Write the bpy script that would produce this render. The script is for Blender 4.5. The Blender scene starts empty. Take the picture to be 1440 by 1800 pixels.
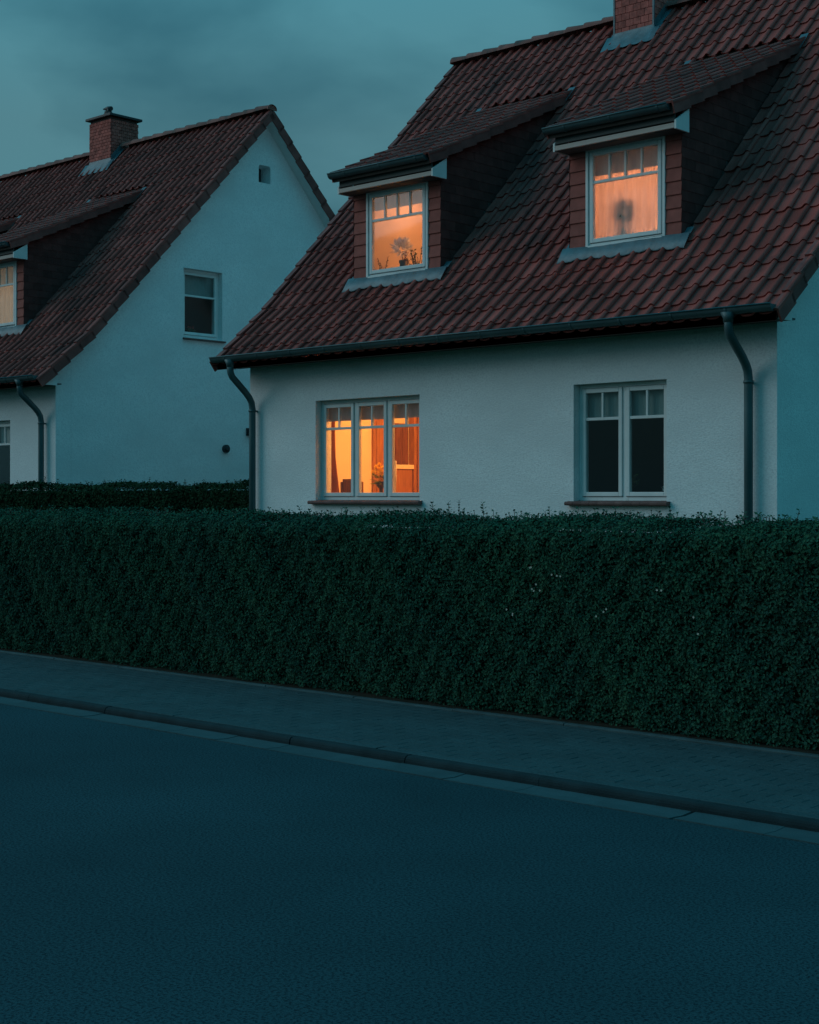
import bpy, math, random
import numpy as np
from mathutils import Vector, Matrix
R = math.radians
random.seed(7); rng = np.random.default_rng(11)
scene = bpy.context.scene
COL = scene.collection

# ------------------------------------------------------------------ camera
cam_d = bpy.data.cameras.new('camera'); cam = bpy.data.objects.new('camera', cam_d); COL.objects.link(cam)
cam.location = (0, 0, 1.6); cam.rotation_euler = (R(90), 0, math.atan2(.6756, .7373))
cam_d.sensor_fit = 'VERTICAL'; cam_d.sensor_height = 24; cam_d.lens = 2600/1800*24
cam_d.shift_y = -28/1800; cam_d.clip_end = 3000; cam_d.clip_start = .05
scene.camera = cam

# ------------------------------------------------------------------ world: dusk sky, thin overcast
SUN_AZ = R(200); SUN_EL = R(4)
world = bpy.data.worlds.new('World'); scene.world = world; world.use_nodes = True
nt = world.node_tree; nt.nodes.clear()
def N(t, **k):
    n = nt.nodes.new(t)
    for a, b in k.items(): setattr(n, a, b)
    return n
out = N('ShaderNodeOutputWorld'); bg = N('ShaderNodeBackground'); nt.links.new(bg.outputs[0], out.inputs[0])
sky = N('ShaderNodeTexSky', sky_type='NISHITA', sun_disc=False)
sky.sun_elevation = SUN_EL; sky.sun_rotation = SUN_AZ; sky.air_density = 1.6; sky.dust_density = 2.0; sky.ozone_density = 2.5
tc = N('ShaderNodeTexCoord')
def mixc(fac, a, b, blend='MIX'):
    m = N('ShaderNodeMix', data_type='RGBA', blend_type=blend)
    for s, v in ((m.inputs[0], fac), (m.inputs[6], a), (m.inputs[7], b)):
        if isinstance(v, bpy.types.NodeSocket): nt.links.new(v, s)
        else: s.default_value = v
    return m.outputs[2]
# cloud layer: broad soft patches
mp = N('ShaderNodeMapping'); mp.inputs['Scale'].default_value = (1.0, 1.0, 2.2); mp.inputs['Location'].default_value = (-1.06, 1.98, -.12)
nt.links.new(tc.outputs['Generated'], mp.inputs[0])
nz = N('ShaderNodeTexNoise'); nz.inputs['Scale'].default_value = 4.6; nz.inputs['Detail'].default_value = 5; nz.inputs['Roughness'].default_value = .45
nz.inputs['Distortion'].default_value = .15
nt.links.new(mp.outputs[0], nz.inputs['Vector'])
cr = N('ShaderNodeValToRGB'); cr.color_ramp.elements[0].position = .40; cr.color_ramp.elements[1].position = .60
cr.color_ramp.elements[0].color = (.68, .74, .77, 1); cr.color_ramp.elements[1].color = (1.36, 1.22, 1.18, 1)
nt.links.new(nz.outputs['Fac'], cr.inputs[0])
# overcast dome: brighter and bluer towards the zenith, paler near the horizon
sx = N('ShaderNodeSeparateXYZ'); nt.links.new(tc.outputs['Generated'], sx.inputs[0])
el = N('ShaderNodeMapRange'); el.inputs[1].default_value = .24; el.inputs[2].default_value = 1.0; nt.links.new(sx.outputs[2], el.inputs[0])
dome = mixc(el.outputs[0], (.072, .212, .262, 1), (.014, .53, .77, 1))
dome = mixc(1.0, dome, cr.outputs[0], 'MULTIPLY')
skt = mixc(1.0, sky.outputs[0], (.016, .034, .038, 1), 'MULTIPLY')
allsky = mixc(.15, dome, skt)
nt.links.new(allsky, bg.inputs[0]); bg.inputs[1].default_value = 1.0

# one broad soft sun (overcast dusk light from the street side)
sd = bpy.data.lights.new('sun', 'SUN'); sd.energy = .60; sd.angle = R(42); sd.color = (.98, .99, .98)
so = bpy.data.objects.new('sun', sd); COL.objects.link(so)
dv = Vector((.68, .55, -.50)).normalized(); so.rotation_euler = dv.to_track_quat('-Z', 'Y').to_euler()

scene.view_settings.view_transform = 'Standard'; scene.view_settings.look = 'None'
scene.view_settings.exposure = 0; scene.view_settings.gamma = 1
scene.render.engine = 'CYCLES'

# ------------------------------------------------------------------ materials
def mat(name, base, rough=.8, var=.0, scale=4, bump=0, bscale=60, island=0, metal=0, spec=.3, dirt=None, stretch=(1,1,1), detail=6, bdist=.01):
    """procedural: base colour varied by noise (var), by piece (island), with fine relief (bump)"""
    m = bpy.data.materials.new(name); m.use_nodes = True
    t = m.node_tree; b = t.nodes['Principled BSDF']
    b.inputs['Roughness'].default_value = rough; b.inputs['Metallic'].default_value = metal
    b.inputs['Specular IOR Level'].default_value = spec
    L = t.links.new
    tcn = t.nodes.new('ShaderNodeTexCoord'); mpn = t.nodes.new('ShaderNodeMapping'); mpn.inputs['Scale'].default_value = stretch
    geo = t.nodes.new('ShaderNodeNewGeometry'); L(geo.outputs['Position'], mpn.inputs[0])
    n1 = t.nodes.new('ShaderNodeTexNoise'); n1.inputs['Scale'].default_value = scale; n1.inputs['Detail'].default_value = detail
    L(mpn.outputs[0], n1.inputs['Vector'])
    # value factor
    mr = t.nodes.new('ShaderNodeMapRange'); mr.inputs[1].default_value = .3; mr.inputs[2].default_value = .7
    mr.inputs[3].default_value = 1-var; mr.inputs[4].default_value = 1+var; L(n1.outputs['Fac'], mr.inputs[0])
    fac = mr.outputs[0]
    if island:
        oi = t.nodes.new('ShaderNodeObjectInfo')
        ad = t.nodes.new('ShaderNodeMath'); ad.operation = 'ADD'; L(geo.outputs['Random Per Island'], ad.inputs[0]); L(oi.outputs['Random'], ad.inputs[1])
        fr = t.nodes.new('ShaderNodeMath'); fr.operation = 'FRACT'; L(ad.outputs[0], fr.inputs[0])
        mi = t.nodes.new('ShaderNodeMapRange'); mi.inputs[3].default_value = 1-island; mi.inputs[4].default_value = 1+island; L(fr.outputs[0], mi.inputs[0])
        mu = t.nodes.new('ShaderNodeMath'); mu.operation = 'MULTIPLY'; L(fac, mu.inputs[0]); L(mi.outputs[0], mu.inputs[1]); fac = mu.outputs[0]
    hs = t.nodes.new('ShaderNodeHueSaturation'); hs.inputs['Color'].default_value = (*base, 1); L(fac, hs.inputs['Value'])
    colr = hs.outputs[0]
    if dirt:
        n3 = t.nodes.new('ShaderNodeTexNoise'); n3.inputs['Scale'].default_value = dirt[1]; n3.inputs['Detail'].default_value = 8; n3.inputs['Roughness'].default_value = .65
        L(geo.outputs['Position'], n3.inputs['Vector'])
        r3 = t.nodes.new('ShaderNodeMapRange'); r3.inputs[1].default_value = dirt[2]; r3.inputs[2].default_value = dirt[2]+.16; L(n3.outputs['Fac'], r3.inputs[0])
        mx = t.nodes.new('ShaderNodeMix'); mx.data_type = 'RGBA'; mx.inputs[7].default_value = (*dirt[0], 1)
        L(r3.outputs[0], mx.inputs[0]); L(colr, mx.inputs[6]); colr = mx.outputs[2]
    L(colr, b.inputs['Base Color'])
    if bump:
        n2 = t.nodes.new('ShaderNodeTexNoise'); n2.inputs['Scale'].default_value = bscale; n2.inputs['Detail'].default_value = 4
        L(mpn.outputs[0], n2.inputs['Vector'])
        bp = t.nodes.new('ShaderNodeBump'); bp.inputs['Strength'].default_value = bump; bp.inputs['Distance'].default_value = bdist
        L(n2.outputs['Fac'], bp.inputs['Height']); L(bp.outputs[0], b.inputs['Normal'])
    return m
def glass_mat(name, tint=(.92,.95,.95), fac_min=.03):
    m = bpy.data.materials.new(name); m.use_nodes = True; t = m.node_tree; t.nodes.clear(); L = t.links.new
    o = t.nodes.new('ShaderNodeOutputMaterial'); mx = t.nodes.new('ShaderNodeMixShader')
    tr = t.nodes.new('ShaderNodeBsdfTransparent'); tr.inputs[0].default_value = (*tint, 1)
    gl = t.nodes.new('ShaderNodeBsdfGlossy'); gl.inputs['Roughness'].default_value = .03
    fr = t.nodes.new('ShaderNodeFresnel'); 
    ge = t.nodes.new('ShaderNodeNewGeometry'); io = t.nodes.new('ShaderNodeMapRange'); io.inputs[3].default_value = 1.42; io.inputs[4].default_value = 1/1.42
    L(ge.outputs['Backfacing'], io.inputs[0]); L(io.outputs[0], fr.inputs['IOR'])
    L(fr.outputs[0], mx.inputs[0]); L(tr.outputs[0], mx.inputs[1]); L(gl.outputs[0], mx.inputs[2]); L(mx.outputs[0], o.inputs[0])
    return m
def cloth_mat(name, base, transl=.5, clear=0.0):
    m = bpy.data.materials.new(name); m.use_nodes = True; t = m.node_tree; t.nodes.clear(); L = t.links.new
    o = t.nodes.new('ShaderNodeOutputMaterial'); mx = t.nodes.new('ShaderNodeMixShader'); mx.inputs[0].default_value = transl
    d = t.nodes.new('ShaderNodeBsdfDiffuse'); tl = t.nodes.new('ShaderNodeBsdfTranslucent')
    n = t.nodes.new('ShaderNodeTexNoise'); n.inputs['Scale'].default_value = 9; mp_ = t.nodes.new('ShaderNodeMapping'); mp_.inputs['Scale'].default_value = (4, 4, .4)
    g = t.nodes.new('ShaderNodeNewGeometry'); L(g.outputs['Position'], mp_.inputs[0]); L(mp_.outputs[0], n.inputs['Vector'])
    h = t.nodes.new('ShaderNodeHueSaturation'); h.inputs['Color'].default_value = (*base, 1)
    r = t.nodes.new('ShaderNodeMapRange'); r.inputs[3].default_value = .8; r.inputs[4].default_value = 1.15; L(n.outputs['Fac'], r.inputs[0]); L(r.outputs[0], h.inputs['Value'])
    L(h.outputs[0], d.inputs[0]); L(h.outputs[0], tl.inputs[0]); L(d.outputs[0], mx.inputs[1]); L(tl.outputs[0], mx.inputs[2])
    res = mx.outputs[0]
    if clear:
        m2 = t.nodes.new('ShaderNodeMixShader'); m2.inputs[0].default_value = clear; tr = t.nodes.new('ShaderNodeBsdfTransparent')
        L(res, m2.inputs[1]); L(tr.outputs[0], m2.inputs[2]); res = m2.outputs[0]
    L(res, o.inputs[0]); return m

M = dict(
 plaster=mat('plaster', (.75,.79,.80), .92, .08, 1.1, .45, 38, spec=.15, stretch=(1,1,2.0), bdist=.012, dirt=((.65,.69,.71), 42, .46)),
 tile=mat('clay_tile', (.29,.068,.057), .82, .22, 3.0, .35, 90, island=.24, dirt=((.12,.042,.038), 1.3, .53), spec=.15),
 ridge=mat('ridge_clay', (.24,.085,.07), .7, .25, 5, .3, 60, island=.25, dirt=((.06,.055,.05), 4, .5)),
 verge=mat('verge_clay', (.20,.06,.052), .7, .25, 5, .3, 60, island=.2),
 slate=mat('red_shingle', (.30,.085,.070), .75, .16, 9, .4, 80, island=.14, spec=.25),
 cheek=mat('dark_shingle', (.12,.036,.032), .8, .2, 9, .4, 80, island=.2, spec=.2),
 deck=mat('roof_underlay', (.05,.04,.035), .9, .1),
 zinc=mat('zinc', (.065,.125,.138), .5, .15, 3, .1, 30, metal=.35, spec=.4),
 lead=mat('lead_sheet', (.09,.15,.175), .5, .25, 8, .3, 25, metal=.25, spec=.4),
 white=mat('white_frame', (.66,.70,.70), .5, .06, 6, .05, 50, spec=.4, dirt=((.42,.45,.44), 6, .62)),
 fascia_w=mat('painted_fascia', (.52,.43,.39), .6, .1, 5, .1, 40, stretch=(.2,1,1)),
 fascia_shade=mat('shade_toned_fascia', (.07,.08,.08), .7, .15, 5, .15, 40, stretch=(.2,1,1)),  # shade under eaves and gutters put into the board colour
 sill=mat('clinker_sill', (.15,.085,.08), .7, .25, 9, .4, 60, island=.15),
 brick=mat('chimney_brick', (.42,.11,.09), .8, .3, 12, .5, 70, island=.22, dirt=((.10,.06,.05), 9, .58)),
 mortar=mat('mortar', (.12,.08,.075), .95, .2, 20, .5, 90),
 metal=mat('dark_metal', (.05,.055,.06), .5, .1, metal=.5),
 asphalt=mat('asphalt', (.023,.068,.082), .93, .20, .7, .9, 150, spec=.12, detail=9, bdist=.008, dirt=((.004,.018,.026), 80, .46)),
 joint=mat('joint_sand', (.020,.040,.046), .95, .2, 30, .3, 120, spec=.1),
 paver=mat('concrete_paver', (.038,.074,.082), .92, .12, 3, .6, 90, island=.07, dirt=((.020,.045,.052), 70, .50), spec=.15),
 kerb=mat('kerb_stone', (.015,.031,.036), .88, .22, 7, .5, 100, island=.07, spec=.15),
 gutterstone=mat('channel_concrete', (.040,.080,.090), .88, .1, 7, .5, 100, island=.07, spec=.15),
 soil=mat('soil', (.03,.026,.02), .95, .3, 14, .8, 60, spec=.05),
 lawn=mat('lawn', (.03,.055,.022), .9, .3, 3, .9, 60, spec=.05),
 twig=mat('twig', (.05,.04,.03), .9, .2, 10),
 core=mat('hedge_core', (.012,.018,.009), .95, .3, 9, .6, 40, spec=.05),
 blossom=mat('blossom', (.42,.42,.36), .8, .1),
 cream=mat('cream_wall', (.80,.70,.55), .9, .04, 2, .1, 40),
 wood=mat('warm_wood', (.36,.15,.055), .55, .25, 6, .1, 40, stretch=(6,6,.6)),
 wood_d=mat('dark_wood', (.16,.055,.025), .5, .3, 9, .1, 40, stretch=(5,5,.6)),
 floorw=mat('floor_wood', (.25,.13,.07), .6, .2, 4),
 curtain_b=cloth_mat('brown_curtain', (.38,.14,.05), .35),
 net=cloth_mat('net_curtain', (.85,.80,.78), .5, .06),
 blind=cloth_mat('grey_blind', (.55,.52,.50), .10),
 blind_dark=cloth_mat('dark_blind', (.30,.28,.28), .03),
 blind_teal=cloth_mat('teal_blind', (.26,.36,.36), .1),  # blind cloth in a darker teal
 linen=cloth_mat('linen_blind', (.80,.74,.66), .5),
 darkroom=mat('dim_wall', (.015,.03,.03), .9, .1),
 bouquet_green=cloth_mat('bouquet_leaf', (.25,.28,.06), .5),
 green=mat('plant_leaf', (.05,.09,.03), .7, .2, 8, island=.3),
 yellow=cloth_mat('yellow_petal', (.95,.62,.07), .5),
 red=mat('red_petal', (.45,.04,.04), .7, .2, 8, island=.25),
 ceramic=mat('dark_ceramic', (.045,.03,.03), .35, .1, spec=.5),
 ceramic_w=mat('pale_ceramic', (.62,.58,.52), .4, .1, spec=.5),
 dried=cloth_mat('dried_plume', (.92,.91,.90), .22),
 glass=glass_mat('window_glass'),
)
def leaf_mat(name, a, b):
    m = bpy.data.materials.new(name); m.use_nodes = True; t = m.node_tree; L = t.links.new; p = t.nodes['Principled BSDF']
    g = t.nodes.new('ShaderNodeNewGeometry'); c = t.nodes.new('ShaderNodeValToRGB')
    c.color_ramp.elements[0].color = (*a, 1); c.color_ramp.elements[1].color = (*b, 1)
    n = t.nodes.new('ShaderNodeTexNoise'); n.inputs['Scale'].default_value = 1.4; n.inputs['Detail'].default_value = 5
    L(g.outputs['Position'], n.inputs['Vector'])
    ad = t.nodes.new('ShaderNodeMath'); ad.operation = 'MULTIPLY_ADD'; L(g.outputs['Random Per Island'], ad.inputs[0]); ad.inputs[1].default_value = .6
    sb = t.nodes.new('ShaderNodeMath'); sb.operation = 'SUBTRACT'; L(n.outputs['Fac'], sb.inputs[0]); sb.inputs[1].default_value = .28
    L(sb.outputs[0], ad.inputs[2]); L(ad.outputs[0], c.inputs[0]); L(c.outputs[0], p.inputs['Base Color'])
    p.inputs['Roughness'].default_value = .85; p.inputs['Specular IOR Level'].default_value = .06
    return m
M['leaf'] = leaf_mat('privet_leaf', (.018,.066,.056), (.034,.112,.060))
M['leaf2'] = leaf_mat('far_hedge_leaf', (.008,.030,.018), (.025,.065,.030))

# ------------------------------------------------------------------ mesh helpers
class MB:
    def __init__(s): s.v = []; s.f = []; s.s = []
    def add(s, verts, faces, smooth=False):
        o = len(s.v); s.v += [tuple(p) for p in verts]; s.f += [tuple(i+o for i in f) for f in faces]; s.s += [smooth]*len(faces)
    def box(s, x0, x1, y0, y1, z0, z1, mx=None):
        v = [(x,y,z) for z in (z0,z1) for y in (y0,y1) for x in (x0,x1)]
        if mx is not None: v = [tuple(mx @ Vector(p)) for p in v]
        s.add(v, [(0,2,3,1),(4,5,7,6),(0,1,5,4),(2,6,7,3),(0,4,6,2),(1,3,7,5)]); return s
    def prism(s, poly, ax, a0, a1):
        """extrude a 2-D polygon along axis ax ('x': poly=(y,z))"""
        n = len(poly)
        P = (lambda a, p: (a, p[0], p[1])) if ax == 'x' else (lambda a, p: (p[0], a, p[1])) if ax == 'y' else (lambda a, p: (p[0], p[1], a))
        v = [P(a0, p) for p in poly] + [P(a1, p) for p in poly]
        f = [tuple(range(n))[::-1], tuple(range(n, 2*n))] + [(i, (i+1) % n, n+(i+1) % n, n+i) for i in range(n)]
        s.add(v, f); return s
    def tube(s, pts, rad, seg=12, caps=True, rads=None):
        pts = [Vector(p) for p in pts]; v = []; f = []
        up = None
        for i, p in enumerate(pts):
            d = (pts[min(i+1, len(pts)-1)] - pts[max(i-1, 0)]).normalized()
            a = d.orthogonal().normalized() if up is None else (up - d*up.dot(d)).normalized()
            up = a; b = d.cross(a); r = rads[i] if rads else rad
            for k in range(seg):
                t = 2*math.pi*k/seg; v.append(p + a*math.cos(t)*r + b*math.sin(t)*r)
        for i in range(len(pts)-1):
            for k in range(seg):
                k2 = (k+1) % seg; f.append((i*seg+k, i*seg+k2, (i+1)*seg+k2, (i+1)*seg+k))
        s.add(v, f, True)
        if caps: s.add([], []); o = len(s.v)-len(v); s.f += [tuple(range(o, o+seg))[::-1], tuple(range(o+len(v)-seg, o+len(v)))]; s.s += [False, False]
        return s
    def lathe(s, prof, c, seg=18, smooth=True):
        v = []; f = []
        for r, z in prof:
            for k in range(seg):
                t = 2*math.pi*k/seg; v.append((c[0]+r*math.cos(t), c[1]+r*math.sin(t), c[2]+z))
        for i in range(len(prof)-1):
            for k in range(seg): f.append((i*seg+k, i*seg+(k+1) % seg, (i+1)*seg+(k+1) % seg, (i+1)*seg+k))
        s.add(v, f, smooth); return s
    def mesh(s, name, m):
        me = bpy.data.meshes.new(name); me.from_pydata(s.v, [], s.f); me.polygons.foreach_set('use_smooth', s.s)
        me.materials.append(m); me.update(); return me
    def build(s, name, m, parent=None, bevel=0, origin=None):
        if origin is not None: s.v = [(p[0]-origin[0], p[1]-origin[1], p[2]-origin[2]) for p in s.v]
        return link(name, s.mesh(name, m), parent, bevel, origin)
def world_mx(o):
    m = o.matrix_basis.copy()
    if o.parent: m = world_mx(o.parent) @ o.matrix_parent_inverse @ m
    return m
def link(name, me, parent=None, bevel=0, origin=None):
    o = bpy.data.objects.new(name, me); COL.objects.link(o)
    if origin is not None: o.location = origin
    if parent is not None:
        o.parent = parent; o.matrix_parent_inverse = world_mx(parent).inverted()
    if bevel:
        b = o.modifiers.new('bevel', 'BEVEL'); b.width = bevel; b.segments = 2; b.limit_method = 'ANGLE'; b.harden_normals = False
    return o
def empty(name, loc, label=None, cat=None, group=None):
    o = bpy.data.objects.new(name, None); COL.objects.link(o); o.location = loc; o.empty_display_size = .2
    return tag(o, label, cat, group)
def tag(o, label=None, cat=None, group=None, kind=None):
    if label: o['label'] = label
    if cat: o['category'] = cat
    if group: o['group'] = group
    if kind: o['kind'] = kind
    return o
def bigmesh(name, V, F, m, parent=None, smooth=False, origin=None):
    """V (n,3), F (m,k) arrays with constant polygon size k"""
    me = bpy.data.meshes.new(name); k = F.shape[1]
    me.vertices.add(len(V)); me.vertices.foreach_set('co', V.astype(np.float32).ravel())
    me.loops.add(F.size); me.loops.foreach_set('vertex_index', F.astype(np.int32).ravel())
    me.polygons.add(len(F)); me.polygons.foreach_set('loop_start', np.arange(0, F.size, k, dtype=np.int32))
    me.polygons.foreach_set('loop_total', np.full(len(F), k, dtype=np.int32))
    me.polygons.foreach_set('use_smooth', np.full(len(F), smooth)); me.update(calc_edges=True); me.validate(); me.materials.append(m)
    return link(name, me, parent, 0, origin)
def sc(p, f=2600):   # distance from the camera, used only to rank pieces by size
    return math.dist(p, (0, 0, 1.6))

# ------------------------------------------------------------------ setting
SW = .048   # pavement level above the road
tag(MB().box(-400, 400, -300, 500, -.30, -.04).build('ground', M['lawn']), kind='structure')
def sheet(name, x0, x1, y0, y1, z0, z1, m): return tag(MB().box(x0, x1, y0, y1, z0, z1).build(name, m), kind='structure')
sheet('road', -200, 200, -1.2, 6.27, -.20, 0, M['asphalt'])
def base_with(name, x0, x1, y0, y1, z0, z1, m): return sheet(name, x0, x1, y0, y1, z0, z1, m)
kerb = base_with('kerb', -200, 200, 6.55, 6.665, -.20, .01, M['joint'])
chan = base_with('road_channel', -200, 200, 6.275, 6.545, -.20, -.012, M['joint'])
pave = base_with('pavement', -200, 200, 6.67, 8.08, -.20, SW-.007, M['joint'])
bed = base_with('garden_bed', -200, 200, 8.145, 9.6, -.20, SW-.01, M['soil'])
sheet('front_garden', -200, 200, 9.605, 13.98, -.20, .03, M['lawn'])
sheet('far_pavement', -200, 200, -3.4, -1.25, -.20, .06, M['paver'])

# kerb stones with a rounded front edge (1 m long), far ones joined
def piece(prof, L, gap=.002):
    b = MB(); b.prism(prof, 'x', gap/2, L-gap/2); return b
kprof = [(6.50,-.1),(6.50,.018),(6.504,.032),(6.512,.042),(6.525,SW),(6.568,SW),(6.568,-.1)]
km = piece(kprof, 1.0).mesh('kerb_stone', M['kerb'])
def row(parent, name, me, L, x0, x1, far0, far1, stuffname):
    x = x0
    while x < x1-1e-6:
        o = bpy.data.objects.new(name, me); COL.objects.link(o); o.parent = parent
        o.location = (x, random.uniform(-.0025, .0025), random.uniform(-.002, .002)); o.rotation_euler = (0, random.uniform(-.0015, .0015), random.uniform(-.002, .002)); x += L
    V = np.array([v.co[:] for v in me.vertices]); fs = [tuple(p.vertices) for p in me.polygons]; b = MB()
    xs = list(np.arange(far0, x0-L/2, L)) + list(np.arange(x1, far1, L))
    for xx in xs: b.add(V+np.array([xx, 0, random.uniform(-.002, .002)]), fs)
    tag(b.build(stuffname, me.materials[0], parent), kind='stuff')
row(kerb, 'kerb_stone', km, 1.0, -14, -1, -60, 30, 'distant_kerb_stones')
bmk = piece([(6.574,-.1),(6.574,SW-.002),(6.578,SW+.001),(6.655,SW+.001),(6.659,SW-.002),(6.659,-.1)], 1.0).mesh('border_stone', M['paver'])
row(kerb, 'border_stone', bmk, 1.0, -14.3, -1, -60, 30, 'distant_border_stones')
gm = piece([(6.285,-.1),(6.285,.002),(6.40,-.004),(6.494,.002),(6.494,-.1)], .5).mesh('channel_stone', M['gutterstone'])
row(chan, 'channel_stone', gm, .5, -14, -1, -50, 20, 'distant_channel_stones')
M['edge'] = mat('edging_concrete', (.05,.088,.095), .9, .2, 7, .5, 100, island=.07, spec=.15)
em = piece([(8.085,-.1),(8.085,SW+.004),(8.09,SW+.012),(8.135,SW+.012),(8.14,SW+.004),(8.14,-.1)], 1.0).mesh('edging_stone', M['edge'])
row(bed, 'edging_stone', em, 1.0, -16, -2, -60, 30, 'distant_edging_stones')
# pavers 20 x 10 cm in running bond
pb = MB(); pw, pd = .2, .1008; e = .0035
k_ = .0012
pb.add([(k_,k_,-.03),(pw-k_,k_,-.03),(pw-k_,pd-k_,-.03),(k_,pd-k_,-.03),
        (k_,k_,-e),(pw-k_,k_,-e),(pw-k_,pd-k_,-e),(k_,pd-k_,-e),
        (k_+e,k_+e,0),(pw-k_-e,k_+e,0),(pw-k_-e,pd-k_-e,0),(k_+e,pd-k_-e,0)],
       [(0,1,5,4),(1,2,6,5),(2,3,7,6),(3,0,4,7),(4,5,9,8),(5,6,10,9),(6,7,11,10),(7,4,8,11),(8,9,10,11)])
pm = pb.mesh('paver', M['paver'])
cells = []
for r in range(14):
    for c in range(-95, 10):
        x = c*pw + (r % 2)*pw/2; y = 6.668 + r*pd
        cells.append((x, y, random.uniform(-.001, .001), random.uniform(-.004, .004)))
def in_view(x, y, z=0):
    p = (x*-.6756 + y*.7373); q = x*.7373 + y*.6756
    return p > .5 and abs(q/p) < .285
cells.sort(key=lambda c: (not in_view(c[0], c[1]), sc((c[0], c[1], 0))))
pv = np.array([v.co[:] for v in pm.vertices]); pf = np.array([tuple(p.vertices) for p in pm.polygons])
for (x, y, z, t) in cells[:300]:
    o = bpy.data.objects.new('paver', pm); COL.objects.link(o); o.parent = pave; o.location = (x, y, SW+z); o.rotation_euler = (t*.5, t*.3, 0)
VV = []; FF = []
for i, (x, y, z, t) in enumerate(cells[300:]):
    VV.append(pv + np.array([x, y, SW+z])); FF.append(pf + i*len(pv))
tag(bigmesh('paver_field', np.concatenate(VV), np.concatenate(FF), M['paver'], pave), kind='stuff')

# ------------------------------------------------------------------ roof tile
TW = .2055
def tile_mesh(name, TL, m):
    prof = [(0,.016),(.08,.006),(.20,.001),(.38,0),(.54,.003),(.68,.014),(.79,.032),(.89,.046),(.98,.049),(1.06,.040),(1.10,.028)]
    b = MB(); top = []; lo = []
    for x, h in prof:
        top.append((x*TW, 0, h+.022)); lo.append((x*TW, TL, h))
    lip = [(p[0], .004, p[2]-.018) for p in top]; n = len(prof)
    b.add(top+lo, [(i, i+1, n+i+1, n+i) for i in range(n-1)], True)
    b.add(top+lip, [(n+i, n+i+1, i+1, i) for i in range(n-1)])
    b.add([top[-1], lo[-1], (lo[-1][0], lo[-1][1], .002), (top[-1][0], 0, top[-1][2]-.022)], [(3, 2, 1, 0)])
    me = b.mesh(name, m); return me
PG = .325
tile_me = tile_mesh('roof_tile', PG*1.16, M['tile'])
tv = np.array([v.co[:] for v in tile_me.vertices]); tf = [tuple(p.vertices) for p in tile_me.polygons]

def frame_mx(P, up, flip=False):
    y = Vector((0, up[0], up[1])).normalized(); x = Vector((-1, 0, 0)) if flip else Vector((1, 0, 0)); z = x.cross(y)
    m = Matrix((x, y, z)).transposed().to_4x4(); m.translation = P; return m

EY, DS = 13.55, .463
def set_roof(ridge, slope):       # ridge depth and slope above the flared eave, per house
    global RY, SL, L1, L2, DY1
    RY, SL = ridge, slope
    L1 = math.hypot(1, .87); L2 = math.hypot(RY-14.55, (RY-14.55)*SL)
    DY1 = (4.31 - SL*14.55 - (6.03-14.42*DS))/(DS-SL)      # where the dormer roof meets the main roof
def rz(Y):                        # roof surface under the tiles
    if Y > RY: Y = 2*RY - Y
    return 3.44+(Y-13.55)*.87 if Y < 14.55 else 4.31+(Y-14.55)*SL
def at(s):
    if s < L1: return EY + s/L1, 3.44 + .87*s/L1
    q = (s-L1)/math.hypot(1, SL); return 14.55+q, 4.31+SL*q
def dz(Y): return 6.03 + (Y-14.42)*DS

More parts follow.
